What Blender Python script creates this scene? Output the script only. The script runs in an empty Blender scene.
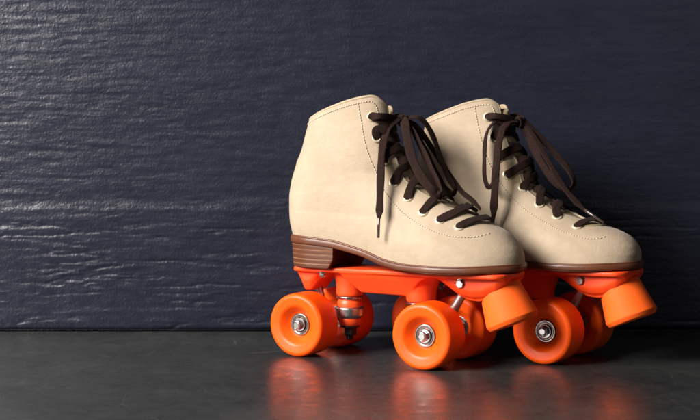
import bpy, bmesh, math, random
import numpy as np
from mathutils import Vector, Matrix
random.seed(7); rng = np.random.RandomState(7)
U = 0.001
scene = bpy.context.scene
COL = scene.collection
# ------------------------------------------------------------------ boot shape (millimetres, skate space: x to the toe, y left, z up)
def smooth_table(pts, lo, hi, k=4.0):
    xs = np.arange(lo-12, hi+12, .5)
    ys = np.interp(xs, [p[0] for p in pts], [p[1] for p in pts])
    n = int(k*2); ker = np.hanning(2*n+1); ker /= ker.sum()
    yp = np.pad(ys, n, mode='edge'); ys = np.convolve(yp, ker, 'valid')
    return xs, ys
def lut(pts, lo, hi, k=4.0):
    xs, ys = smooth_table(pts, lo, hi, k)
    return lambda v: np.interp(v, xs, ys)
ZS = lut([(0,116.5),(50,116.5),(90,113.5),(123,106.5),(148,98.8),(170,95.5),(205,95),(232,95.5),(285,98.5)], 0, 290, 12)
TOPP = [(190,155),(200,150),(215,145),(230,141),(262,137.5)]
XFP = [(88,272.5),(96,272.7),(104,272.6),(111,270.1),(117,265.8),(122,261.4),(126,257.2),(130,249.6),(134,239.8),(138,232),(142,226.5),(146,219),(150,207.9),
       (156,193.5),(162,180.3),(170,166.1),(180,156.3)]+TOPP
XF2P = [(88,270),(96,270),(104,270.4),(111,268.2),(117,263.7),(122,257.1),(126,248.2),(130,234.6),(134,220.5),(138,208.7),(142,198.3),(146,189.3),(150,183.0),
        (156,174.5),(162,165.8),(170,159),(180,156.3)]+TOPP
XB = lut([(88,28.5),(96,26.8),(116,23.6),(135,22),(155,22),(170,24.2),(186,29.6),(200,33.8),(211,36.6),(230,40),(262,46.5)], 90, 262, 6)
LF = lut([(96,78),(104,92),(115,112),(130,138),(140,128),(150,112),(170,84),(200,74),(230,78),(262,82)], 90, 262, 6)
LB = lut([(96,36),(140,40),(190,44),(262,50)], 90, 262, 8)
PLAN = lut([(10,32),(50,33.5),(90,32),(125,34),(160,40),(200,45),(240,44),(275,40)], 0, 290, 14)
ANK = lut([(96,36),(150,34),(175,33),(210,32.5),(262,32.5)], 90, 262, 10)
ZT = lut([(30,227.5),(45,230),(60,234),(84,241.5),(105,248),(118,251),(128,252.5),(132,251.5),(136,247.5),(139,241),(143,232)], 25, 150, 2.5)
PF, PB = 2.25, 2.15
H0, H1 = 96.0, 255.0
class Boot:
    def __init__(s, lean=0.0, twist=0.0, drop=0.0, tab=None, throat=139.5):
        s.throat = throat
        s.lean = lean; s.twist = twist; s.drop = drop; s.XF = lut(tab or XFP, 90, 262, 4)
    def yc(s, x, z):                                   # the shaft is turned a little towards the near side
        t = np.clip((z-165)/60.0, 0, 1); u = np.clip((x-60)/75.0, 0, 1); return s.twist*t*t*(3-2*t)*u
    def B(s, x, h):
        t = np.clip((h-112)/55.0, 0, 1); t = t*t*(3-2*t)
        bul = 1+.045*np.sin(np.clip((h-96)/40.0, 0, 1)*math.pi)
        return (PLAN(x)*(1-t)+ANK(h)*t)*bul
    def W(s, x, h):
        xf, xb = s.XF(h), XB(h); xs = xf-LF(h); xr = xb+LB(h)
        w = s.B(x, h)
        a = np.clip((x-xs)/(xf-xs), 0, 1); b = np.clip((xr-x)/(xr-xb), 0, 1)
        return w*(1-a**PF)**(1/PF)*(1-b**PB)**(1/PB)
    def Z(s, x, h):
        t = np.clip((h-H0)/72.0, 0, 1)
        z = h+(ZS(x)-H0)*(1-t)**1.5
        u = np.clip((h-190)/(H1-190), 0, None)
        return np.where(h > 190, 190+u*(ZT(x)-s.drop*np.clip((x-40)/40.0, 0, 1)-190), z)
    def shift(s, z):                                   # small forward/back lean of the shaft
        t = np.clip((z-175)/75.0, 0, None)
        return s.lean*t**1.5
    def outline(s, h, n=160):
        """dense half outline from front centre to back centre: arrays x, y>=0"""
        xf, xb = s.XF(h), XB(h); xs = xf-LF(h); xr = xb+LB(h)
        th = np.linspace(0, math.pi/2, n)
        xfront = xs+(xf-xs)*np.cos(th)**(2/PF)
        xmid = np.linspace(xs, xr, 20)[1:-1] if xs > xr else np.array([])
        xback = xb+(xr-xb)*(1-1+np.sin(np.linspace(math.pi/2, 0, n)))**1.0
        xback = xr-(xr-xb)*np.sin(np.linspace(0, math.pi/2, n))**(2/PB)
        x = np.concatenate([xfront, xmid, xback]) if xs > xr else np.concatenate([xfront[xfront >= (xs+xr)/2], xback[xback < (xs+xr)/2]])
        y = s.W(x, h); y[0] = 0; y[-1] = 0
        return x, y
    def hz(s, x, z):
        lo, hi = 88.0, 262.0
        for _ in range(40):
            m = (lo+hi)/2
            if s.Z(x, m) < z: lo = m
            else: hi = m
        return (lo+hi)/2
    def side(s, x, z):                                 # half width at a point of the profile
        x = x-float(s.shift(z)); return float(s.W(x, s.hz(x, z)))
    def pt(s, x, z, sgn=-1, off=0.0):
        w = s.side(x, z); e = .6
        dx = (s.side(x+e, z)-s.side(x-e, z))/(2*e); dz = (s.side(x, z+e)-s.side(x, z-e))/(2*e)
        n = np.array([-dx, 1.0, -dz]); n /= np.linalg.norm(n)
        p = np.array([x, w, z])+n*off
        return np.array([p[0], sgn*p[1]+float(s.yc(p[0], p[2])), p[2]]), np.array([n[0], sgn*n[1], n[2]])
    def ridge(s, h, yy=0.0, off=0.0):                  # point on the instep at lateral position yy
        def P(hh, y):
            x, w = s.outline(hh); k = int(np.argmax(w)); xx = float(np.interp(abs(y), w[:k+1], x[:k+1]))
            z = float(s.Z(xx, hh)); X_ = xx+float(s.shift(z)); return np.array([X_, y+float(s.yc(X_, z)), z])
        p = P(h, yy); a = P(h+1, yy)-P(h-1, yy); b = P(h, yy+1)-P(h, yy-1)
        n = np.cross(b, a); n /= np.linalg.norm(n)
        if n[0] < 0: n = -n
        return p+n*off, n
def gap(h, top=9.0, th=139.5):                                            # half width of the lacing gap
    return 0.0 if h <= th else min(13.0, 13.0*math.sqrt((h-th)/10.0))+min(1, max(0, (h-185)/60))*(top-13)

# ------------------------------------------------------------------ materials
def nt(name):
    m = bpy.data.materials.new(name); m.use_nodes = True
    t = m.node_tree; return m, t, t.nodes['Principled BSDF']
def nd(t, kind, **kw):
    n = t.nodes.new(kind)
    for k, v in kw.items():
        if k in n.inputs: n.inputs[k].default_value = v
        else: setattr(n, k, v)
    return n
def coords(t, scale=(1, 1, 1), space='Object'):
    tc = t.nodes.new('ShaderNodeTexCoord'); mp = t.nodes.new('ShaderNodeMapping')
    mp.inputs['Scale'].default_value = scale
    t.links.new(tc.outputs[space], mp.inputs['Vector']); return mp.outputs['Vector']
def noise(t, vec, scale, detail=4, rough=.55, dist=0.0):
    n = nd(t, 'ShaderNodeTexNoise', Scale=scale, Detail=detail, Roughness=rough, Distortion=dist)
    t.links.new(vec, n.inputs['Vector']); return n.outputs['Fac']
def ramp(t, fac, stops):
    r = t.nodes.new('ShaderNodeValToRGB'); el = r.color_ramp.elements
    while len(el) < len(stops): el.new(.5)
    for e, (p, c) in zip(el, stops):
        e.position = p; e.color = c if len(c) == 4 else (*c, 1)
    t.links.new(fac, r.inputs['Fac']); return r.outputs['Color']
def bump(t, b, height, strength=.3, dist=.001, prev=None):
    n = t.nodes.new('ShaderNodeBump'); n.inputs['Strength'].default_value = strength; n.inputs['Distance'].default_value = dist
    t.links.new(height, n.inputs['Height'])
    if prev: t.links.new(prev, n.inputs['Normal'])
    t.links.new(n.outputs['Normal'], b.inputs['Normal']); return n.outputs['Normal']
def g(v): return (v, v, v, 1)
def roughramp(t, b, fac, lo, hi): t.links.new(ramp(t, fac, [(.3, g(lo)), (.7, g(hi))]), b.inputs['Roughness'])

def mat_leather():
    m, t, b = nt('beige nubuck'); v = coords(t)
    big = noise(t, v, 22, 5, .6, .4); mid = noise(t, v, 120, 4, .6); fine = noise(t, v, 900, 3, .6)
    c1 = ramp(t, big, [(.3, (.392, .300, .210)), (.55, (.422, .328, .235)), (.75, (.448, .355, .258))])
    c2 = ramp(t, mid, [(.33, (.945, .935, .92)), (.6, (1, 1, 1))])
    mx = nd(t, 'ShaderNodeMix', data_type='RGBA', blend_type='MULTIPLY'); mx.inputs[0].default_value = 1
    t.links.new(c1, mx.inputs[6]); t.links.new(c2, mx.inputs[7]); t.links.new(mx.outputs[2], b.inputs['Base Color'])
    b.inputs['Roughness'].default_value = .72; b.inputs['Specular IOR Level'].default_value = .3
    b.inputs['Sheen Weight'].default_value = .12; b.inputs['Sheen Roughness'].default_value = .4
    wr = noise(t, coords(t, (1, 1, 2.2)), 70, 4, .6, 1.2)
    n1 = bump(t, b, wr, .28, .0012); n2 = bump(t, b, mid, .4, .0006, n1); bump(t, b, fine, .5, .0003, n2)
    return m
def mat_plain(name, col, rough, metal=0, bscale=0, bstr=.2, bdist=.0002, coat=0, sss=0, sssr=(1, .3, .1), spec=.5, vary=.08):
    m, t, b = nt(name); v = coords(t)
    f = noise(t, v, 60, 4, .6)
    c0 = tuple(max(0, c*(1-vary)) for c in col); c1 = tuple(min(1, c*(1+vary)) for c in col)
    t.links.new(ramp(t, f, [(.3, c0), (.7, c1)]), b.inputs['Base Color'])
    roughramp(t, b, noise(t, v, 150, 4, .6), max(0, rough-.06), min(1, rough+.06))
    b.inputs['Metallic'].default_value = metal; b.inputs['Specular IOR Level'].default_value = spec
    if coat: b.inputs['Coat Weight'].default_value = coat; b.inputs['Coat Roughness'].default_value = .15
    if sss:
        b.inputs['Subsurface Weight'].default_value = sss; b.inputs['Subsurface Radius'].default_value = sssr; b.inputs['Subsurface Scale'].default_value = .006
    if bscale: bump(t, b, noise(t, v, bscale, 3, .6), bstr, bdist)
    return m
def mat_heel():
    m, t, b = nt('stacked brown heel'); v = coords(t)
    s = coords(t, (8, 8, 900)); f = noise(t, s, 1, 3, .6)
    t.links.new(ramp(t, f, [(.3, (.078, .0235, .009)), (.5, (.10, .032, .013)), (.60, (.116, .038, .0155)), (.74, (.15, .058, .024))]), b.inputs['Base Color'])
    lk = [l for l in t.links if l.to_socket == b.inputs['Base Color']][0]; wood = lk.from_socket
    tc = t.nodes.new('ShaderNodeSeparateXYZ'); t.links.new(v, tc.inputs[0])
    a1 = nd(t, 'ShaderNodeMath', operation='MULTIPLY_ADD'); t.links.new(tc.outputs['Z'], a1.inputs[0]); a1.inputs[1].default_value = 1000/4.6; a1.inputs[2].default_value = -(86.2+4.15)/4.6+20.13
    wob = nd(t, 'ShaderNodeMath', operation='MULTIPLY_ADD'); t.links.new(noise(t, coords(t, (60, 60, 60)), 1, 3), wob.inputs[0]); wob.inputs[1].default_value = .12; t.links.new(a1.outputs[0], wob.inputs[2])
    fr = nd(t, 'ShaderNodeMath', operation='FRACT'); t.links.new(wob.outputs[0], fr.inputs[0])
    ln = ramp(t, fr.outputs[0], [(0, g(0)), (.04, g(1)), (.17, g(1)), (.24, g(0))])
    ms = ramp(t, noise(t, coords(t, (70, 70, 500)), 1, 4, .7), [(.38, g(.1)), (.6, g(.75))])
    mm = nd(t, 'ShaderNodeMath', operation='MULTIPLY'); t.links.new(ln, mm.inputs[0]); t.links.new(ms, mm.inputs[1])
    mx = nd(t, 'ShaderNodeMix', data_type='RGBA'); t.links.new(mm.outputs[0], mx.inputs[0]); t.links.new(wood, mx.inputs[6]); mx.inputs[7].default_value = (.33, .15, .075, 1)
    t.links.new(mx.outputs[2], b.inputs['Base Color'])
    b.inputs['Roughness'].default_value = .42
    bump(t, b, f, .25, .0003); return m
def mat_wall():
    m, t, b = nt('navy painted boards'); v = coords(t)
    big = noise(t, coords(t, (1, 1, 2.5)), 9, 5, .6, .5)
    t.links.new(ramp(t, big, [(.3, (.0100, .0116, .0212)), (.7, (.0145, .0165, .0300))]), b.inputs['Base Color'])
    roughramp(t, b, noise(t, coords(t, (1, 1, 3)), 40, 4, .65), .25, .38)
    b.inputs['Specular IOR Level'].default_value = .40
    peel = noise(t, v, 420, 3, .55); grain = noise(t, coords(t, (.22, 1, 1)), 260, 5, .65, .6); fine = noise(t, v, 1500, 2, .5)
    n1 = bump(t, b, grain, .25, .0012); n2 = bump(t, b, peel, .4, .0009, n1); bump(t, b, fine, .12, .0002, n2)
    return m
def mat_floor():
    m, t, b = nt('dark slate floor'); v = coords(t)
    big = noise(t, v, 7, 6, .65, .8); mid = noise(t, coords(t, (1, 1.15, 1)), 38, 8, .75, 1.2)
    c1 = ramp(t, big, [(.28, (.0235, .025, .0255)), (.5, (.030, .0315, .0315)), (.72, (.043, .0435, .041))])
    c2 = ramp(t, mid, [(.32, g(.62)), (.5, g(.9)), (.62, g(1.0)), (.74, (1, .97, .88, 1))])
    mx = nd(t, 'ShaderNodeMix', data_type='RGBA', blend_type='MULTIPLY'); mx.inputs[0].default_value = 1
    t.links.new(c1, mx.inputs[6]); t.links.new(c2, mx.inputs[7])
    sc = nd(t, 'ShaderNodeTexVoronoi', feature='DISTANCE_TO_EDGE', Scale=26.0)      # thin pale scratches
    wv = nd(t, 'ShaderNodeMapping'); wv.inputs['Rotation'].default_value = (0, 0, .5); wv.inputs['Scale'].default_value = (1, .16, 1)
    t.links.new(v, wv.inputs['Vector']); t.links.new(wv.outputs[0], sc.inputs['Vector'])
    line = ramp(t, sc.outputs['Distance'], [(0, g(1)), (.008, g(0))])
    msk = ramp(t, noise(t, v, 16, 3, .6), [(.52, g(0)), (.64, g(.55))])
    lm = nd(t, 'ShaderNodeMix', data_type='RGBA', blend_type='MULTIPLY'); lm.inputs[0].default_value = 1
    t.links.new(line, lm.inputs[6]); t.links.new(msk, lm.inputs[7])
    mx2 = nd(t, 'ShaderNodeMix', data_type='RGBA'); t.links.new(lm.outputs[2], mx2.inputs[0])
    t.links.new(mx.outputs[2], mx2.inputs[6]); mx2.inputs[7].default_value = (.10, .098, .09, 1)
    t.links.new(mx2.outputs[2], b.inputs['Base Color'])
    roughramp(t, b, noise(t, v, 60, 6, .7), .22, .42)
    b.inputs['Specular IOR Level'].default_value = .5
    n1 = bump(t, b, noise(t, v, 90, 3, .55), .12, .0010); bump(t, b, noise(t, v, 520, 3, .6), .35, .00028, n1)
    return m
def mat_lace():
    m, t, b = nt('dark brown cotton lace'); v = coords(t)
    f = noise(t, v, 900, 2, .5)
    t.links.new(ramp(t, f, [(.3, (.0095, .0038, .0026)), (.7, (.026, .0107, .0075))]), b.inputs['Base Color'])
    b.inputs['Roughness'].default_value = .85; b.inputs['Sheen Weight'].default_value = .02
    b.inputs['Specular IOR Level'].default_value = .15
    bump(t, b, f, .6, .0005); return m
M = dict(
    leather=mat_leather(), wall=mat_wall(), floor=mat_floor(), lace=mat_lace(), heel=mat_heel(),
    tongue=mat_plain('tan suede tongue', (.32, .24, .15), .8, bscale=600, bstr=.3, spec=.3),
    lining=mat_plain('tan lining', (.32, .23, .14), .85, bscale=500),
    piping=mat_plain('beige bound edge', (.375, .293, .20), .7, bscale=700, spec=.3),
    thread=mat_plain('cream thread', (.52, .44, .33), .7),
    hole=mat_plain('needle hole', (.16, .09, .04), .9),
    sole=mat_plain('brown leather sole edge', (.115, .036, .015), .4, bscale=300, bstr=.15, vary=.18),
    plate=mat_plain('orange moulded nylon', (.93, .072, .010), .48, bscale=900, bstr=.12, sss=.15, spec=.4),
    wheel=mat_plain('orange urethane', (.98, .098, .0004), .42, bscale=700, bstr=.06, sss=.35, sssr=(1, .05, .01), vary=.02, spec=.35),
    stop=mat_plain('orange rubber', (.97, .125, .010), .65, bscale=800, bstr=.15, sss=.2, sssr=(1, .12, .03), vary=.03, spec=.25),
    cushion=mat_plain('orange rubber cushion', (.9, .09, .012), .4, sss=.2),
    chrome=mat_plain('chromed steel', (.50, .485, .47), .24, 1, vary=.05),
    bearing=mat_plain('bearing steel', (.30, .27, .26), .27, 1, vary=.08),
    nut=mat_plain('zinc plated nut', (.42, .43, .45), .3, 1, vary=.06),
    steel=mat_plain('brushed grey steel', (.55, .54, .52), .34, 1, bscale=400, bstr=.15, vary=.1),
    satin=mat_plain('satin nickel steel', (.66, .64, .61), .38, 1, bscale=400, bstr=.1, vary=.05),
    dark=mat_plain('blackened steel', (.035, .035, .038), .32, .8),
    shield=mat_plain('bearing shield', (.20, .13, .11), .28, 1),
    eyelet=mat_plain('cream enamelled eyelet', (.60, .52, .38), .32, .3),
    aglet=mat_plain('dark plastic aglet', (.05, .032, .028), .14, coat=.6),
)

# ------------------------------------------------------------------ mesh helpers
def obj(name, verts, faces, mat, parent=None, smooth=True, scale=U, mats=None, midx=None, sharp=None):
    me = bpy.data.meshes.new(name)
    me.from_pydata([tuple(float(c)*scale for c in v) for v in verts], [], [tuple(int(i) for i in f) for f in faces])
    bm = bmesh.new(); bm.from_mesh(me)
    bmesh.ops.remove_doubles(bm, verts=bm.verts, dist=.00002)
    bmesh.ops.recalc_face_normals(bm, faces=bm.faces); bm.to_mesh(me); bm.free()
    for mm in (mats or [mat]): me.materials.append(mm)
    if midx is not None and len(midx) == len(me.polygons): me.polygons.foreach_set('material_index', midx)
    me.polygons.foreach_set('use_smooth', [smooth]*len(me.polygons))
    if smooth and sharp: me.set_sharp_from_angle(angle=math.radians(sharp))
    o = bpy.data.objects.new(name, me); COL.objects.link(o)
    if parent is not None: o.parent = parent
    return o
class MB:
    def __init__(s): s.v = []; s.f = []
    def add(s, v, f):
        n = len(s.v); s.v += [tuple(p) for p in v]; s.f += [tuple(i+n for i in q) for q in f]
    def build(s, name, mat, parent=None, **k): return obj(name, s.v, s.f, mat, parent, **k)
def frame_of(d):
    d = np.array(d, float); d /= np.linalg.norm(d)
    a = np.array([0, 0, 1.]) if abs(d[2]) < .9 else np.array([1., 0, 0])
    u = np.cross(a, d); u /= np.linalg.norm(u); return d, u, np.cross(d, u)
def lathe(mb, c, axis, prof, n=64, start=0.0):
    """prof: list of (along, radius) from the point c along axis"""
    d, u, w = frame_of(axis); c = np.array(c, float); V = []; F = []
    for (a, r) in prof:
        for k in range(n):
            t = start+2*math.pi*k/n; V.append(c+d*a+(u*math.cos(t)+w*math.sin(t))*max(r, 1e-3))
    for i in range(len(prof)-1):
        for k in range(n):
            k2 = (k+1) % n; F.append((i*n+k, i*n+k2, (i+1)*n+k2, (i+1)*n+k))
    mb.add(V, F)
def cyl(mb, a, b, r, n=32, r2=None, bev=.4):
    a = np.array(a, float); b = np.array(b, float); L = np.linalg.norm(b-a); r2 = r if r2 is None else r2
    lathe(mb, a, b-a, [(0, 0), (0, r-bev), (bev, r), (L-bev, r2), (L, r2-bev), (L, 0)], n)
def rounded_prof(pts, rad, n=5):
    """round the inner corners of a polyline"""
    out = [pts[0]]
    for i in range(1, len(pts)-1):
        p, a, b = np.array(pts[i], float), np.array(pts[i-1], float), np.array(pts[i+1], float)
        r = rad[i] if isinstance(rad, (list, tuple)) else rad
        la, lb = np.linalg.norm(a-p), np.linalg.norm(b-p); r = min(r, la*.49, lb*.49)
        s, e = p+(a-p)/la*r, p+(b-p)/lb*r
        for k in range(n+1):
            t = k/n; out.append(tuple((1-t)**2*s+2*t*(1-t)*p+t*t*e))
    out.append(pts[-1]); return out
def hexnut(mb, c, axis, r, h, start=0.3):
    lathe(mb, c, axis, [(0, 0), (0, r*.93), (h*.12, r), (h*.85, r), (h, r*.88), (h, 0)], 6, start)
def prism(mb, poly, y0, y1, bev=0):
    """poly in x,z extruded along y"""
    n = len(poly); V = [(x, y0, z) for x, z in poly]+[(x, y1, z) for x, z in poly]
    F = [tuple(range(n)), tuple(range(2*n-1, n-1, -1))]+[(i, (i+1) % n, n+(i+1) % n, n+i) for i in range(n)]
    mb.add(V, F)
def hull8(mb, bot, top):
    """bot, top: four points each"""
    mb.add(bot+top, [(3, 2, 1, 0), (4, 5, 6, 7)]+[(i, (i+1) % 4, 4+(i+1) % 4, 4+i) for i in range(4)])
def spline(P, m=12):
    P = [np.array(p, float) for p in P]; P = [2*P[0]-P[1]]+P+[2*P[-1]-P[-2]]; out = []
    for i in range(1, len(P)-2):
        p0, p1, p2, p3 = P[i-1:i+3]
        for k in range(m):
            t = k/m; out.append(.5*((2*p1)+(-p0+p2)*t+(2*p0-5*p1+4*p2-p3)*t*t+(-p0+3*p1-3*p2+p3)*t**3))
    out.append(P[-2]); return out
def ribbon(mb, P, N, w=6.6, t=1.7, m=12, taper=None, seed=0, cs=14, thin=.9):
    """flat lace swept along points P, its flat side turned to the normals N"""
    Q = spline(P, m); NN = spline(N, m); r = random.Random(seed); ph = r.random()*6; n = len(Q); V = []; F = []
    for i, (q, nn) in enumerate(zip(Q, NN)):
        d = Q[min(i+1, n-1)]-Q[max(i-1, 0)]; d /= (np.linalg.norm(d)+1e-9)
        nn = nn-d*np.dot(nn, d); nn /= (np.linalg.norm(nn)+1e-9); s = np.cross(d, nn)
        u = i/(n-1); ww = w*(1+.07*math.sin(i*.45+ph))*(taper(u) if taper else 1); tt = t*(1+.1*math.sin(i*.7+ph))*(1+thin*(1-(taper(u) if taper else 1)))
        for k in range(cs):
            a = 2*math.pi*k/cs; ca, sa = math.cos(a), math.sin(a)
            x = math.copysign(abs(ca)**.75, ca)*ww/2; y = math.copysign(abs(sa)**.75, sa)*tt/2*(1-.25*(1-abs(ca)))
            V.append(q+s*x+nn*y)
    for i in range(n-1):
        for k in range(cs):
            k2 = (k+1) % cs; F.append((i*cs+k, i*cs+k2, (i+1)*cs+k2, (i+1)*cs+k))
    F.append(tuple(range(cs))[::-1]); F.append(tuple((n-1)*cs+k for k in range(cs)))
    mb.add(V, F)
def tube(mb, P, r, n=8, closed=False, rf=None):
    cnt = len(P); V = []; F = []; prev = None
    for i in range(cnt):
        d = np.array(P[(i+1) % cnt if closed else min(i+1, cnt-1)])-np.array(P[i-1 if closed else max(i-1, 0)]); d /= np.linalg.norm(d)+1e-9
        if prev is None: _, u, _ = frame_of(d)
        else: u = prev-d*np.dot(prev, d); u /= np.linalg.norm(u)
        prev = u; w = np.cross(d, u)
        for k in range(n):
            a = 2*math.pi*k/n; V.append(np.array(P[i])+(u*math.cos(a)+w*math.sin(a))*(rf(P[i]) if rf else r))
    for i in range(cnt if closed else cnt-1):
        for k in range(n):
            j = (i+1) % cnt; k2 = (k+1) % n; F.append((i*n+k, i*n+k2, j*n+k2, j*n+k))
    if not closed: F.append(tuple(range(n))[::-1]); F.append(tuple((cnt-1)*n+k for k in range(n)))
    mb.add(V, F)
def fuse(o, voxel, it=4, fac=.5):
    """weld overlapping solids into one moulded skin"""
    md = o.modifiers.new('r', 'REMESH'); md.mode = 'VOXEL'; md.voxel_size = voxel*U
    sm = o.modifiers.new('s', 'SMOOTH'); sm.factor = fac; sm.iterations = it
    dg = bpy.context.evaluated_depsgraph_get(); me = bpy.data.meshes.new_from_object(o.evaluated_get(dg))
    o.modifiers.clear(); o.data = me; me.polygons.foreach_set('use_smooth', [True]*len(me.polygons))

# ------------------------------------------------------------------ parts of a skate
EYE1 = [(128.8, 232.8), (134.0, 212.9), (140.6, 191.1), (150.3, 170.4), (167.0, 156.7), (185.6, 144.3), (202.9, 137.4), (221.8, 131.5)]
EYE2 = [(122.1, 233.5), (128.8, 213.0), (135.0, 193.5), (142.6, 177.0), (156.3, 164.4), (175.0, 149.0), (195.6, 138.0), (218.2, 129.5)]
STITCH1 = [(115.6, 246.5), (119.1, 230.0), (124.3, 206.3), (130.0, 189.2), (137.8, 170.4), (148.0, 158.3), (162.9, 145.6), (180.0, 135.1), (197.2, 128.5),
           (212.6, 124.4), (226.4, 122.5), (238.6, 123.0), (246.2, 125.0), (251, 128.0)]
STITCH2 = [(109.4, 243.0), (113.5, 225.7), (119.6, 206.1), (127.0, 186.6), (136.1, 170.1), (149.7, 154.8), (168.1, 141.9), (187.8, 132.8), (205.6, 126.0),
           (221.3, 121.6), (233.2, 119.1), (242.6, 119.8), (248.4, 122.5)]
def make_upper(B, root):
    hs = np.concatenate([np.arange(90, B.throat-1.5, 1.0), np.arange(B.throat-1.5, 152, .5), np.arange(152, 240, 1.2), np.linspace(240, H1, 14)])
    N = 90; rings = []
    for h in hs:
        x, y = B.outline(h); g_ = gap(h, 9.0 if B.lean else 4.5, B.throat)
        k = int(np.argmax(y))
        if g_ > 0:
            xg = float(np.interp(g_, y[:k+1], x[:k+1])); sel = y[:k+1] > g_
            x = np.concatenate([[xg], x[:k+1][sel], x[k+1:]]); y = np.concatenate([[g_], y[:k+1][sel], y[k+1:]])
        s = np.concatenate([[0], np.cumsum(np.hypot(np.diff(x), np.diff(y)))]); s /= s[-1]
        u = np.linspace(0, 1, N)**1.15
        xx = np.interp(u, s, x); yy = np.interp(u, s, y); z = B.Z(xx, h)
        xx = xx+B.shift(z); yc = B.yc(xx, z)
        zf = z-(9.5 if not B.lean else 5.0)*np.clip((z-195)/55, 0, 1)*np.clip((xx-60)/60, 0, 1)
        rings.append([(xx[i], yc[i]-yy[i], z[i]) for i in range(N)]+[(xx[i], yc[i]+yy[i], zf[i]) for i in range(N-2, -1, -1)])
    W = 2*N-1; V = [p for r in rings for p in r]
    F = [(i*W+j, i*W+j+1, (i+1)*W+j+1, (i+1)*W+j) for i in range(len(rings)-1) for j in range(W-1)]
    o = obj('boot_upper', V, F, M['leather'], root, mats=[M['leather'], M['lining']])
    md = o.modifiers.new('s', 'SOLIDIFY'); md.thickness = .0026; md.offset = -1; md.material_offset = 1; md.material_offset_rim = 0
    # bound edge along collar and facings
    top = rings[-1]
    idx = [i for i, h in enumerate(hs) if h >= B.throat+.1]
    path = [rings[i][-1] for i in idx]+top[::-1][1:-1]+[rings[i][0] for i in reversed(idx)]
    path = spline([path[0]]+path[1:-1:3]+[path[-1]], 3)
    cen = np.array([90, 0, 0.])
    pin = []
    for p in path:
        q = np.array(p); d = np.array([90-q[0], -q[1], 0]); L = np.linalg.norm(d); k_ = min(1, max(0, (q[2]-150)/40)); pin.append(q+d/L*1.2*k_+np.array([0, 0, -1.15])*(1-k_))
    mb = MB(); tube(mb, pin, 1.5, 10, rf=lambda p: .95+.6*min(1, max(0, (p[2]-150)/50))); mb.build('collar_binding', M['piping'], root)
    # tongue
    tt = 240.5 if B.lean else 228
    V = []; F = []; hh = np.concatenate([np.arange(B.throat-5, 160, 1.0), np.arange(160, tt+2, 2.0)]); ys = np.linspace(-21, 21, 21)
    for h in hh:
        h2 = min(h, 238.0); e = h-h2
        for y in ys:
            n_ = None
            x, w = B.outline(h2); k = int(np.argmax(w)); xx = float(np.interp(abs(y), w[:k+1], x[:k+1])); z = float(B.Z(xx, h2)); 
            xx += float(B.shift(z)); r = .25 if h < 150 else 1
            rnd = max(0, 1-(tt-h)/12.0)
            zz = min(h2, z) if h2 > 200 else z
            yy = y*(1-.75*rnd**3)*(1-.42*min(1, max(0, (h-205)/40)))
            off = 3.4*min(1, (h-B.throat+6)/5)
            V.append((xx-off*(.9 if h > 190 else .45)+e*.16, yy+float(B.yc(xx, z)), (h2 if h2 > 215 else zz)-off*(0 if h > 190 else .85)+e*.62-abs(y)*.12*(e/24)))
    n = len(ys); F = [(i*n+j, i*n+j+1, (i+1)*n+j+1, (i+1)*n+j) for i in range(len(hh)-1) for j in range(n-1)]
    tg = obj('tongue', V, F, M['tongue'], root)
    md = tg.modifiers.new('s', 'SOLIDIFY'); md.thickness = .0035; md.offset = 0
def make_stitches(B, root):
    def run(pts, sgn, off=.3, pitch=2.7, ln=1.95):
        mb = MB(); hb = MB()
        P = [np.array(p) for p in pts]; acc = 0; out = []
        for a, b in zip(P[:-1], P[1:]):
            L = np.linalg.norm(b-a)
            while acc < L: out.append(a+(b-a)*acc/L); acc += pitch
            acc -= L
        for i in range(len(out)-1):
            p, n1 = B.pt(out[i][0], out[i][1], sgn, off); q, _ = B.pt(out[i+1][0], out[i+1][1], sgn, off)
            d = q-p; L = np.linalg.norm(d)
            if L < .5 or L > 6: continue
            d = d/L; e = p+d*ln
            tube(mb, [p-n1*.4, p+d*.35, (p+e)/2+n1*.1, e-d*.35, e-n1*.4], .46, 6)
            hq = e+d*(pitch-ln)*.5-n1*off
            dd, u, w = frame_of(n1)
            hb.add([hq+n1*.06+(u*math.cos(k*math.pi/4)+w*math.sin(k*math.pi/4))*.36 for k in range(8)]+[hq+n1*.12], [(k, (k+1) % 8, 8) for k in range(8)])
        n0 = len(mb.v); s0 = len(mb.f); mb.add(hb.v, hb.f)
        obj('stitching', mb.v, mb.f, None, root, mats=[M['thread'], M['hole']], midx=[0]*s0+[1]*len(hb.f))
    st = STITCH2 if B.lean else STITCH1
    pl = [(p[0], p[1]) for p in spline([np.array([a, b, 0.]) for a, b in st], 8)]
    row = []
    for x in np.linspace(43, 128, 60):
        z = float(ZT(x))-4.6-B.drop*min(1, max(0, (x-40)/40)); row.append((x+float(B.shift(z)), z))
    for x, z in ((131.5, 243.5), (133, 238), (134.5, 231), (136, 222)): row.append((x+float(B.shift(z)), z))
    for sg in (-1, 1): run(pl, sg)
    run(row, -1, pitch=2.5, ln=1.7)
def side_track(B, eyes):
    """eyelet centres and normals, near and far"""
    return [B.pt(x, z, -1, .35) for x, z in eyes], [B.pt(x, z, 1, .35) for x, z in eyes]
def make_eyelets(B, eyes, root):
    for trk in side_track(B, eyes):
        for p, n in trk:
            mb = MB(); lathe(mb, p-n*1.5, n, rounded_prof([(0, 2.4), (1.5, 2.4), (2.7, 3.1), (2.1, 4.7), (1.0, 4.9)], .6, 4), 28)
            hb = MB()
            mb.build('eyelet', M['eyelet'], root, sharp=50)
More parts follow.
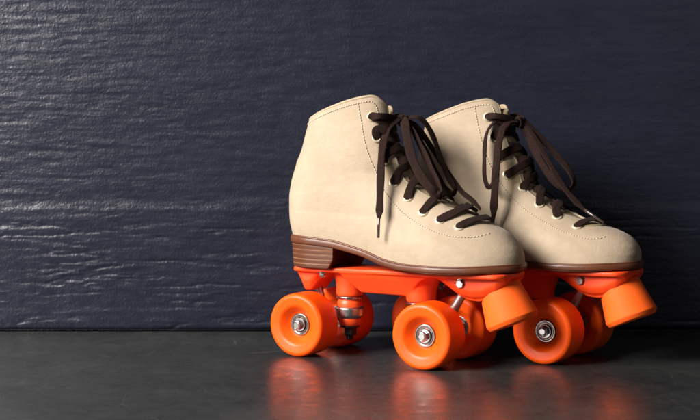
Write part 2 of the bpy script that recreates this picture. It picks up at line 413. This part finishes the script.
def make_lacing(B, eyes, mb):
    near, far = side_track(B, eyes)
    def hof(i):
        x, z = eyes[i]; return B.hz(x-float(B.shift(z)), z)
    def seg(a, b, ia, ib, over, rise, sd):
        (pa, na), (pb, nb) = a, b
        ha, hb_ = hof(ia), hof(ib)
        P = [pa-na*2.2, pa+na*.9]; Nn = [na, na]; sg = 1 if pb[1] > pa[1] else -1
        fr = (.28, .5, .72) if over else (.22, .42, .60)
        for f in fr:
            yy = pa[1]+(pb[1]-pa[1])*f
            hh = ha+(hb_-ha)*f+rise*(1-abs(2*f-1)**4)
            q, n = B.ridge(min(hh, 250), yy, 1.7+(2.6 if sg > 0 else 1.2)*(1-abs(2*f-1)))
            P.append(q); Nn.append(n)
        if over: P += [pb+nb*.9, pb-nb*2.2]; Nn += [nb, nb]
        else:
            e = pa[1]+(pb[1]-pa[1])*.80; q, n = B.ridge(min(ha+(hb_-ha)*.8+rise*.6, 250), e, -4.6); P.append(q); Nn.append(n)
        ribbon(mb, P, Nn, 8.0, 1.9, 10, seed=sd, taper=lambda u: min(1, .55+u*3.2) if not over else min(1, .55+min(u, 1-u)*3.2), thin=0)
    n = len(eyes); RZ = [0, 4, 6, 8, 8, 7, 5.5, 4.5] if not B.lean else [0, 4, 5, 5, 4.5, 4, 3.5, 3]
    seg(near[n-1], far[n-1], n-1, n-1, False, 4.5 if not B.lean else 3.0, 1)
    for i in range(n-2, -1, -1):
        j = max(i-1, 0)
        seg(far[i], near[j], i, j, False, RZ[i], i*5)
        seg(near[i], far[j], i, j, False, RZ[i], i*3)
    return near, far
def free_lace(mb, pts, w=6.4, t=1.8, normals=None, seed=0, taper=None):
    P = [np.array(p, float) for p in pts]
    N = [np.array(q, float) for q in (normals or [(.25, -1, .1)]*len(P))]
    if len(N) != len(P): N = [N[min(int(i*len(N)/len(P)), len(N)-1)] for i in range(len(P))]
    ribbon(mb, P, N, w, t, 10, seed=seed, taper=taper)
def make_laces(B, eyes, style, root):
    mb = MB(); near, far = make_lacing(B, eyes, mb)
    ag = []
    pinch = lambda u: 1 if u < .88 else 1-(u-.88)/.12*.62
    K = np.array([147, -2, 230.]) if style == 1 else np.array([144, -1, 229.])
    # top laces run from the last eyelets to the knot
    for (p, n), s in ((near[0], -1), (far[0], 1)):
        ribbon(mb, [p-n*1.8, p+n*1.8, p+np.array([9, -s*-1.0, .6])+n*1.5, (p+K)/2+np.array([6, s*4, 1]), K+np.array([0, s*3, 0])], [n, n, n, np.array([.8, s*.6, 0]), np.array([1, s*.3, 0])], 6.4, 1.8, 10, seed=5+s)
    # knot: wraps of lace round a small core
    for k, (dx, dy, dz, rx, rz, tilt) in enumerate([(0, 0, 0, 4.2, 4.6, .2), (1.5, -3.0, -.6, 3.4, 4.2, -.5), (1.0, 3.5, .4, 3.6, 4.2, .6)]):
        pp = []; nn = []
        for a in np.linspace(0, 2*math.pi, 11):
            d = np.array([math.cos(a)*rx, math.sin(a)*tilt*3, math.sin(a)*rz]); pp.append(K+np.array([dx, dy, dz])+d); nn.append(d)
        ribbon(mb, pp, nn, 5.6, 2.0, 5, seed=k)
    c = MB()
    if style == 1:
        free_lace(mb, [K+[0, -3, 1], (147, -11, 230.5), (142, -20, 221), (141, -28, 202), (145, -37.5, 174), (148, -44, 150), (149, -47.5, 137)], 7.4, 1.9, [(.5, -.6, .9), (.3, -.9, .6), (.2, -1, .1), (.25, -1, 0), (.3, -1, 0), (.3, -1, 0), (.3, -1, 0)], 11, pinch)
        ag.append(((149, -47.5, 139), (149.3, -48.6, 120)))
        # near loop, wide and hanging over the lacing
        free_lace(mb, [K+[2, -3, 0], (155, -10, 228), (162, -16.5, 211), (171, -22, 192), (182, -26, 177), (193, -28, 166), (199, -27, 160), (201, -22, 161), (195, -17, 170), (184, -12, 186), (172, -8, 204), (161, -5, 220), K+[3, -1, 1]], 8.6, 1.8,
                  [(.4, -.9, .5), (.35, -1, .2), (.4, -1, .1), (.5, -1, .2), (.5, -1, .3), (.5, -.9, .5), (1, 0, .3), (.6, .8, .2), (.5, .8, .1), (.5, .9, .1), (.5, .9, .1), (.5, .8, .3), (.5, .5, .8)], 12)
        # far loop
        free_lace(mb, [K+[2, 3, 1], (160, 5, 233), (167, 11, 226), (174, 14, 212), (181, 12, 197), (192, 6, 179), (203, 0, 166), (204, -5, 161), (194, -5, 167), (181, -1, 184), (168, 2, 204), (158, 3, 220), K+[2, 2, 0]], 7.2, 1.8,
                  [(.2, -.3, 1), (.4, -.4, .8), (.9, -.3, .4), (1, -.2, .1), (1, -.3, .1), (1, -.4, .2), (1, -.4, .3), (1, 0, -.5), (-.2, -1, .1), (.2, -1, .1), (.2, -1, .1), (.3, -.9, .3), (.3, -.6, .6)], 13)
        # far end, running down over the instep to the toe
        free_lace(mb, [K+[1, 4, -1], (158, 8, 224), (170, 13, 206), (182, 14, 190), (195, 10, 175), (208, 4, 163.5), (222, -1, 155), (232, -3, 147)], 6.2, 1.8, [(.6, -.5, .5)]*8, 14, pinch)
    else:
        free_lace(mb, [K+[-2, -4, 1], (135, -13, 232), (129.5, -22, 229), (126.5, -31, 221), (126.5, -37, 209), (127.8, -40.5, 191.7), (129.2, -42.5, 176.2), (133.4, -44, 166.5), (139, -44.5, 167.5), (142.5, -43, 177.5), (141.9, -39, 192), (140, -32, 209.1), (139.5, -21, 224), K+[-1, -6, -2]], 5.2, 1.9,
                  [(.2, -.6, 1), (-.1, -.8, .9), (-.3, -.9, .6), (-.6, -1, .2), (-.3, -1, 0), (-.3, -1, 0), (-.3, -1, 0), (.1, -1, -.1), (.6, -.9, 0), (.5, -.9, 0), (.4, -1, .1), (.3, -1, .2), (.3, -.8, .6), (.2, -.6, .8)], 21)
        free_lace(mb, [K+[0, -4, 1], (140, -14, 229), (138.5, -24, 220), (138.5, -32, 206), (140, -39, 187), (142, -45, 168), (142.8, -48, 149), (142.8, -49.5, 133)], 7.4, 1.9, [(.4, -.6, .9), (.3, -.9, .5), (.2, -1, .1), (.25, -1, 0), (.3, -1, 0), (.3, -1, 0), (.3, -1, 0), (.3, -1, 0)], 22, pinch)
        ag.append(((142.8, -49.5, 135), (143.0, -50, 118)))
        free_lace(mb, [K+[3, 2, 1], (152, 2, 226.5), (163, 5, 215), (179, 8, 198), (194, 8, 181.5), (200.5, 6, 170), (197, 2, 163.5), (186, -1, 167.5), (174, -3, 183), (161, -2, 203), (151, 0, 220), K+[3, 0, -1]], 7.4, 1.8,
                  [(.5, -.4, .8), (.6, -.5, .7), (.6, -.5, .6), (.6, -.6, .5), (.8, -.4, .3), (1, -.2, -.2), (.2, -.5, -1), (-.4, -1, -.3), (.1, -1, .1), (.2, -1, .1), (.3, -.9, .2), (.4, -.7, .4)], 23)
        free_lace(mb, [K+[3, 3, 0], (154, 0, 222), (166, -3, 208), (181, -6, 187.5), (194, -7, 168.5), (208, -7, 153), (219, -6, 143.5)], 6.0, 1.8, [(.6, -.6, .5)]*7, 24, pinch)
        ag.append(((217, -6, 145), (237, -5.5, 133.2)))
    lace = mb.build('lace', M['lace'], root)
    for a, b in ag:
        am = MB(); cyl(am, a, b, 1.55, 20, r2=1.2, bev=.35); am.build('aglet', M['aglet'], lace)
def ring_stack(levels, N=None):
    """levels: list of closed symmetric half outlines [(x,y,z)...] near side, front to back"""
    V = []; F = []
    n = len(levels[0]); W = 2*n-2
    for L in levels: V += [(x, -y, z) for x, y, z in L]+[(x, y, z) for x, y, z in L[-2:0:-1]]
    for i in range(len(levels)-1):
        for j in range(W): F.append((i*W+j, i*W+(j+1) % W, (i+1)*W+(j+1) % W, (i+1)*W+j))
    for i in (0, len(levels)-1):
        for j in range(1, n-1):
            a, b = i*W+j, i*W+j+1; c, d = i*W+(W-j-1), i*W+(W-j)
            if j < n-2: F.append((a, b, c, d))
            else: F.append((a, b, d))
        F.append((i*W, i*W+1, i*W+W-1))
    return V, F
def make_sole(B, root):
    x, y = B.outline(97.0); s = np.concatenate([[0], np.cumsum(np.hypot(np.diff(x), np.diff(y)))]); s /= s[-1]
    u = np.linspace(0, 1, 130); xx = np.interp(u, s, x); yy = np.interp(u, s, y)
    def off(o):
        nx = np.gradient(yy); ny = -np.gradient(xx); L = np.hypot(nx, ny)+1e-9
        X = xx+(-nx/L if False else nx/L)*0; dx, dy = np.gradient(xx), np.gradient(yy); L = np.hypot(dx, dy)+1e-9
        nx, ny = dy/L, -dx/L
        Y = yy+ny*o; X = xx+nx*o; X[0] = xx[0]+o; X[-1] = xx[-1]-o; Y = np.maximum(Y, 0); Y[0] = Y[-1] = 0; return X, Y
    ZB = lut([(0, 109.5), (50, 109.5), (87, 107), (123, 100.5), (145, 93.5), (166, 89.8), (229, 90), (285, 92.5)], 0, 290, 10)
    lv = []
    for o, f in ((-14, 0), (1.2, 0), (1.9, .08), (2.2, .25), (2.2, .70), (1.95, .76), (1.55, .80), (1.8, .85), (1.6, .95), (1.0, 1.0), (-3, 1.02)):
        X, Y = off(o)
        if o < -3:
            X, Y = off(-3); X = 150+(X-150)*.93; Y = Y*.8
        lv.append([(X[i], Y[i], ZB(X[i])+(ZS(X[i])+1.0-ZB(X[i]))*f) for i in range(len(X))])
    V, F = ring_stack(lv); obj('sole', V, F, M['sole'], root, sharp=60)
    # stacked heel
    lv = []; zs = [85.6, 86.2]; z = 86.2
    grooves = []
    for k in range(5):
        z0 = 86.2+k*4.6; zs += [z0+.7, z0+3.7, z0+4.15]; grooves.append(z0+4.15)
    xb = []
    m = 60; X, Y = off(.9); sel = X < 86; Xh, Yh = X[sel], Y[sel]
    yb = float(np.interp(86, X[::-1][:len(X)//2], Y[::-1][:len(X)//2]))
    front = [(80, 0.0), (81, yb*.35), (84.5, yb*.7), (88.5, yb*.93), (88.4, yb*.985), (86.5, yb)]
    out = front+[(a, b) for a, b in zip(Xh, Yh) if a < 85]
    for z in zs+[111]:
        t = (z-85.6)/25; inset = 1.6*(1-t)+(.12 if any(abs(z-g_) < .01 for g_ in grooves) else 0)+(.6 if z == 85.6 else 0)
        ring = []
        for a, b in out:
            cx, cy = 52, 0; d = math.hypot(a-cx, b); q = (d-inset)/d
            x_, y_ = cx+(a-cx)*q, b*q
            x_ -= max(0, (96.5-z))*.50*min(1, b/yb)**2*max(0, min(1, (a-68)/18))
            ring.append((x_, y_, z+.3+(ZB(a)-109.5)*t))
        lv.append(ring)
    V, F = ring_stack(lv); obj('heel', V, F, M['heel'], root, sharp=40)
def zt_plate(x): return 85.4+(x-26)*(90.0-85.4)/250
def make_plate(root):
    mb = MB()
    # flange: plan outline with rounded ends, slightly wider under the ball
    wid = lut([(20, 24), (60, 27), (100, 25), (150, 27), (215, 34), (255, 31), (280, 24)], 10, 290, 12)
    pts = []
    for x in np.linspace(270, 30.5, 80):
        e = min(1, (270-x)/14); b = min(1, (x-30.5)/12)
        w = float(wid(x))*math.sqrt(max(0, 1-(1-e)**2.6))*math.sqrt(max(0, 1-(1-b)**3)); pts.append((x, max(w, 0)))
    V, F = ring_stack([[(x, y*.985, zt_plate(x)-4.6) for x, y in pts], [(x, y, zt_plate(x)-4.0) for x, y in pts], [(x, y, zt_plate(x)-.5) for x, y in pts], [(x, y*.985, zt_plate(x)) for x, y in pts]])
    mb.add(V, F)
    # keel hull with facets
    def box(x0, x1, X0, X1, z0, z1, w0, w1):
        hull8(mb, [(x0, -w0, z0), (x1, -w0, z0), (x1, w0, z0), (x0, w0, z0)], [(X0, -w1, z1), (X1, -w1, z1), (X1, w1, z1), (X0, w1, z1)])
    box(108, 160, 93, 178, 62.5, 78, 12, 22); box(93, 178, 88, 190, 77.9, 84, 22, 25)
    # kingpin bosses
    lathe(mb, (87.5, 0, 57.5), (0, 0, 1), [(0, 0), (0, 12.4), (1, 13.2), (10, 13.4), (20, 15), (27, 19), (27, 0)], 40)
    lathe(mb, (168, 0, 56.5), (0, 0, 1), [(0, 0), (0, 13), (1, 14), (10, 15), (20, 18), (28, 24), (28, 0)], 40)
    # pivot housings
    for w, poly in ((16, [(187, 84), (196, 80), (205, 75), (216, 67.5), (226, 63.4), (236, 62.5), (248, 65), (258, 73), (264, 86), (230, 86)]),):
        prism(mb, poly, -w, w)
    front = [(186, 85), (196, 81), (204, 76.5), (212, 71), (222, 66.5), (232, 65), (244, 66.5), (256, 72), (266, 82), (266, 87)]
    for k in range(7):
        t = k/6; w0 = 16+7*t; prism(mb, [(x, z+7.0*t*t) if z < 84 else (x, z) for x, z in front], -w0, w0)
    for k in range(6):
        t = k/5; w0 = 13+6*t; prism(mb, [(32.5+t*2, 84.5), (44+t, 61+9*t*t), (52-t, 61.5+9*t*t), (62-t*3, 73+4*t), (72-6*t, 80+t), (78-10*t, 84.5)], -w0, w0)
    # toe stop socket
    lathe(mb, (252, 0, 68), (-.40, 0, 1), [(0, 0), (0, 15), (16, 19), (16, 0)], 40)
    o = mb.build('plate', M['plate'], root); fuse(o, .8, 14, .5)
    for x in (70, 222):
        for s in (-1, 1):
            zz = zt_plate(x)-4.5-(1.5 if x < 100 else 8.5); yy = 22.5 if x < 100 else 21.8
            hb = MB(); 
            if x < 100:
                cyl(hb, (x, s*yy, zz+2), (x, s*yy, zz+.6), 5.0, 28, bev=.3); hexnut(hb, (x, s*yy, zz+.6), (0, 0, -1), 3.9, 3.6, .2); cyl(hb, (x, s*yy, zz-2.8), (x, s*yy, zz-4.4), 1.9, 16)
            else:
                cyl(hb, (x, s*20.6, 80), (x, s*23.0, 79.4), 4.8, 28, bev=.3); hexnut(hb, (x, s*23.0, 79.4), (0, s*1, -.2), 4.0, 3.0, .2)
            hb.build('mounting_bolt', M['chrome'], root, sharp=30)
def make_truck(root, xk, xa, s):
    """kingpin x, axle x; s = +1 when the pivot points to the toe"""
    t = bpy.data.objects.new('truck', None); COL.objects.link(t); t.parent = root
    def P(name, fn, mat, **k):
        mb = MB(); fn(mb); return mb.build(name, M[mat], t, **k)
    zt = 57.5 if s < 0 else 56.5; kw = 1.0 if s < 0 else 1.13
    P('upper_washer', lambda m: lathe(m, (xk, 0, zt), (0, 0, -1), rounded_prof([(0, 3), (0, 12.6*kw), (.9, 13.2*kw), (2.6, 13.0*kw), (3.4, 11.6*kw), (3.4, 3)], .4), 48), 'chrome', sharp=40)
    P('upper_cushion', lambda m: lathe(m, (xk, 0, zt-3.2), (0, 0, -1), rounded_prof([(0, 3), (0, 10.8), (3.4, 12.4), (8.2, 12.9), (8.2, 3)], 1.2), 48), 'cushion', sharp=60)
    def hanger(m):
        lathe(m, (xk, 0, zt-10.6), (0, 0, -1), rounded_prof([(0, 0), (0, 13.0), (1.5, 14.2), (8.5, 13.6), (11.5, 11.8), (11.5, 0)], .8), 56)
        hull8(m, [(xk, -9, 35), (xa, -7, 27), (xa, 7, 27), (xk, 9, 35)], [(xk, -9, 44), (xa, -8, 37), (xa, 8, 37), (xk, 9, 44)])
        lathe(m, (xa, -17.5, 31), (0, 1, 0), rounded_prof([(0, 0), (0, 5.6), (8, 7.5), (27, 7.5), (35, 5.6), (35, 0)], 1.5), 40)
    h = P('hanger', hanger, 'steel', sharp=35)
    def pivot(m):
        a = np.array([xa-s*2, 0, 33.]); b = np.array([49. if s < 0 else 214., 0, 69.5])
        cyl(m, a, b, 5.0, 28, r2=4.0)
    P('pivot_pin', pivot, 'satin', sharp=40)
    P('lower_cushion', lambda m: lathe(m, (xk, 0, zt-22.2), (0, 0, -1), rounded_prof([(0, 3), (0, 11.4), (4, 11.2), (7.5, 9.6), (7.5, 3)], 1.2), 48), 'cushion', sharp=60)
    P('lower_washer', lambda m: lathe(m, (xk, 0, zt-29.6), (0, 0, -1), rounded_prof([(0, 3), (0, 9.8), (1.8, 9.8), (1.8, 3)], .3), 40), 'dark', sharp=40)
    P('kingpin', lambda m: cyl(m, (xk, 0, zt+2), (xk, 0, zt-44), 3.9, 24), 'dark', sharp=40)
    P('kingpin_nut', lambda m: hexnut(m, (xk, 0, zt-31.4), (0, 0, -1), 7.2, 8.0), 'dark', sharp=30)
    P('axle', lambda m: cyl(m, (xa, -48.4, 31), (xa, 48.4, 31), 3.5, 24, bev=.7), 'chrome', sharp=40)
    return t
def make_wheel(root):
    e = bpy.data.objects.new('wheel', None); COL.objects.link(e); e.parent = root
    # profile along -y (outward) measured from wheel centre: from inner bore round to outer bore
    pr = [(-8.0, 10.6), (-8.0, 12.0), (-14.8, 18.6), (-16.2, 27.5), (-14.6, 30.4), (-9, 31.0), (8, 31.0), (14.4, 30.6), (16.6, 27.8), (15.0, 19.0), (12.0, 16.2), (7.6, 12.4), (6.6, 10.9), (-8, 10.6)]
    pr = rounded_prof(pr, [0, .6, 2.0, 2.0, 2.4, 3, 4, 2.6, 2.4, 2.6, 3.5, 1.4, .6, 0], 7)
    mb = MB(); lathe(mb, (0, 0, 0), (0, -1, 0), pr, 128); mb.build('tyre', M['wheel'], e)
    for y0, d in ((-7.6, -1), (7.6, 1)):
        mb = MB()
        lathe(mb, (0, y0+d*-4, 0), (0, d, 0), rounded_prof([(0, 10.8), (4.0, 10.8), (4.4, 10.3), (4.4, 8.9), (3.9, 8.6), (3.7, 5.9), (4.5, 5.7), (4.5, 3.6), (0, 3.6)], .25, 3), 64)
        b = mb.build('bearing', M['bearing'], e, sharp=35)
        mb = MB(); lathe(mb, (0, y0+d*-.25, 0), (0, d, 0), [(-.4, 8.75), (.05, 8.7), (.15, 8.2), (.05, 6.4), (-.2, 5.85)], 48); mb.build('bearing_shield', M['shield'], b)
    mb = MB()
    lathe(mb, (0, -8.1, 0), (0, -1, 0), rounded_prof([(0, 3.2), (0, 6.4), (.9, 6.4), (.9, 3.2)], .2, 3), 40)
    hexnut(mb, (0, -9.0, 0), (0, -1, 0), 5.3, 4.3, .5)
    lathe(mb, (0, -13.2, 0), (0, -1, 0), rounded_prof([(0, 3.2), (0, 4.3), (1.2, 4.1), (1.5, 3.3), (1.0, 3.2)], .3, 3), 32)
    mb.build('axle_nut', M['nut'], e, sharp=30)
    return e
def make_toe_stop(root):
    a = np.array([250.5, 0, 76.]); d = np.array([.40, 0, -.916]); d /= np.linalg.norm(d)
    mb = MB(); lathe(mb, a, d, rounded_prof([(0, 0), (0, 19.2), (32.6, 25.0), (37, 22.6), (37, 0)], [0, 1.6, .8, 1.4, 0], 6), 96)
    st = mb.build('toe_stop', M['stop'], root, sharp=70)
    mb = MB(); cyl(mb, a-d*14, a+d*2, 4, 24); mb.build('stem', M['steel'], st, sharp=40)
def link_copy(o, parent):
    c = o.copy(); COL.objects.link(c); c.parent = parent
    for ch in [k for k in bpy.data.objects if k.parent == o]: link_copy(ch, c)
    return c
WH = None
def make_skate(style, loc, yaw, label):
    global WH
    root = bpy.data.objects.new('roller_skate', None); COL.objects.link(root)
    B = Boot(0.0, -8.0) if style == 1 else Boot(-8.0, -5.0, 2.0, XF2P, 134.8)
    make_upper(B, root); make_stitches(B, root); make_sole(B, root)
    eyes = EYE1 if style == 1 else EYE2
    make_eyelets(B, eyes, root); make_laces(B, eyes, style, root)
    if WH is None:
        make_plate(root); make_toe_stop(root); make_truck(root, 87.5, 56, -1); make_truck(root, 168, 195, 1)
        first = make_wheel(root); k = 0
        for x, y, f in ((56, -34, 0), (195, -34, 0), (56, 34, math.pi), (195, 34, math.pi)):
            w = first if k == 0 else link_copy(first, root)
            w.location = (x*U, y*U, 31*U); w.rotation_euler = (0, random.random()*6 if k else 0.4, f); k += 1
        WH = root
    else:
        for ch in [k for k in bpy.data.objects if k.parent == WH and k.name.split('.')[0] in ('plate', 'toe_stop', 'truck', 'wheel', 'mounting_bolt')]: link_copy(ch, root)
    root.location = (loc[0]*U, loc[1]*U, 0); root.rotation_euler = (0, 0, -math.radians(yaw))
    root['label'] = label; root['category'] = 'roller skate'; root['group'] = 'pair of roller skates'
    return root
make_skate(1, (-74.417, 1311.241), 32, 'beige high-top roller skate nearer the camera, its brown stacked heel fully in view')
make_skate(2, (49.6, 1350.2), 35.5, 'beige high-top roller skate partly hidden behind the other, its heel out of sight')

# ------------------------------------------------------------------ wall and floor
def vnoise(x, y, seed):
    xi = np.floor(x).astype(int); yi = np.floor(y).astype(int); fx = x-xi; fy = y-yi; fx = fx*fx*(3-2*fx); fy = fy*fy*(3-2*fy)
    def hsh(a, b):
        n = (a*374761393+b*668265263+seed*974711) & 0xffffffff; n = ((n ^ (n >> 13))*1274126177) & 0xffffffff
        return ((n ^ (n >> 16)) & 0xffff)/65535.0
    return (hsh(xi, yi)*(1-fx)+hsh(xi+1, yi)*fx)*(1-fy)+(hsh(xi, yi+1)*(1-fx)+hsh(xi+1, yi+1)*fx)*fy
def fbm(x, y, seed, o=4):
    s = 0; a = .5
    for k in range(o): s = s+a*(vnoise(x*2**k, y*2**k, seed+k*17)-.5); a *= .5
    return s
def make_wall():
    xs = np.arange(-700, 700.1, 1.25); zs = np.arange(1.6, 620, 1.25); X, Z = np.meshgrid(xs, zs)
    wx = X+60*fbm(X/180, Z/90, 3); wz = Z+9*fbm(X/120, Z/70, 5)
    lower = 1/(1+np.exp((wz-139)/1.8))                                  # lower board stands a touch proud
    ridge = 1-np.abs(fbm(wx/95, wz/8.5, 11, 4)*2)*2
    ridge = np.clip(ridge, -1, 1)
    wr = fbm(wx/40, wz/5.5, 21, 5)
    lump = fbm(X/12, Z/10, 31, 4)
    crack = np.clip(1-np.abs(fbm(wx/75, wz/7.5, 41, 4))*13, 0, 1)*np.clip(fbm(X/60, Z/16, 43, 3)*5+.3, 0, 1)
    seam = np.exp(-((wz-142.0)/2.4)**2)*(1.0+2.2*fbm(X/22, Z/9, 51, 4))
    left = 1/(1+np.exp((X+60)/110))                                     # paint is more wrinkled to the left
    d = .14*ridge*(.35+.75*left)+1.0*wr*(.40+.8*left)+.28*lump-.95*crack*(.25+.9*lower)+1.7*lower+.25*seam+.32*fbm(X/5.5, Z/3.6, 61, 2)*(.5+.6*left)
    Y = -(d)
    Y = Y+np.clip((8-Z)/6.4, 0, 1)**2.2*4.0                                 # rounded bottom edge
    nx, nz = len(xs), len(zs); n = nx*nz
    co = np.stack([X.ravel(), Y.ravel(), Z.ravel()], 1)
    i = np.arange(nx*nz).reshape(nz, nx); q = np.stack([i[:-1, :-1], i[:-1, 1:], i[1:, 1:], i[1:, :-1]], -1).reshape(-1, 4)
    # solid back
    bk = np.array([(-700, 30, 1.6), (700, 30, 1.6), (700, 30, 620), (-700, 30, 620)], float)
    V = np.concatenate([co, bk])*U
    bl = list(i[0]); tr = list(i[-1]); lf = list(i[:, 0]); rt = list(i[:, -1])
    F = q.tolist()+[[n+1, n]+[int(a) for a in bl], [n+3, n+2]+[int(a) for a in tr[::-1]], [n, n+3]+[int(a) for a in lf[::-1]], [n+2, n+1]+[int(a) for a in rt], [n, n+1, n+2, n+3]]
    me = bpy.data.meshes.new('wall'); me.from_pydata(V.tolist(), [], F); me.materials.append(M['wall'])
    me.polygons.foreach_set('use_smooth', [True]*len(q)+[False]*5)
    o = bpy.data.objects.new('wall', me); COL.objects.link(o); o.location = (0, 1.404, 0)
    o['kind'] = 'structure'; return o
make_wall()
fl = obj('floor', [(-1.6, -.9, 0), (1.6, -.9, 0), (1.6, 1.6, 0), (-1.6, 1.6, 0), (-1.6, -.9, -.02), (1.6, -.9, -.02), (1.6, 1.6, -.02), (-1.6, 1.6, -.02)],
         [(0, 1, 2, 3), (7, 6, 5, 4), (0, 4, 5, 1), (1, 5, 6, 2), (2, 6, 7, 3), (3, 7, 4, 0)], M['floor'], None, smooth=False, scale=1.0)
fl['kind'] = 'structure'

# ------------------------------------------------------------------ light
def area(name, loc, target, size, energy, col=(1, 1, 1), sy=None):
    l = bpy.data.lights.new(name, 'AREA'); l.energy = energy; l.color = col; l.size = size
    if sy: l.shape = 'RECTANGLE'; l.size_y = sy
    o = bpy.data.objects.new(name, l); COL.objects.link(o); o.location = loc
    o.rotation_euler = (Vector(target)-Vector(loc)).to_track_quat('-Z', 'Y').to_euler(); return o
area('softbox_lamp', (-1.35, .30, .98), (.02, 1.3, .12), .85, 100, (1, .96, .905), .85)
area('fill_lamp', (1.5, -.6, .9), (.1, 1.3, .15), .9, 1.8, (1, .92, .88))
w = bpy.data.worlds.new('World'); scene.world = w; w.use_nodes = True
bg = w.node_tree.nodes['Background']; bg.inputs['Color'].default_value = (.56, .55, .62, 1); bg.inputs['Strength'].default_value = .065

# ------------------------------------------------------------------ camera
cam = bpy.data.cameras.new('camera'); cam.lens = 1283/700*36; cam.sensor_width = 36; cam.clip_start = .01; cam.clip_end = 20
cam.dof.use_dof = True; cam.dof.focus_distance = 1.17; cam.dof.aperture_fstop = 16
co = bpy.data.objects.new('camera', cam); COL.objects.link(co); co.location = (0, 0, .211)
co.rotation_euler = (math.radians(90-3.123), 0, 0); scene.camera = co
scene.render.engine = 'CYCLES'
scene.view_settings.view_transform = 'Standard'; scene.view_settings.look = 'None'; scene.view_settings.exposure = 0; scene.view_settings.gamma = 1
scene.render.resolution_x = 1024; scene.render.resolution_y = 614
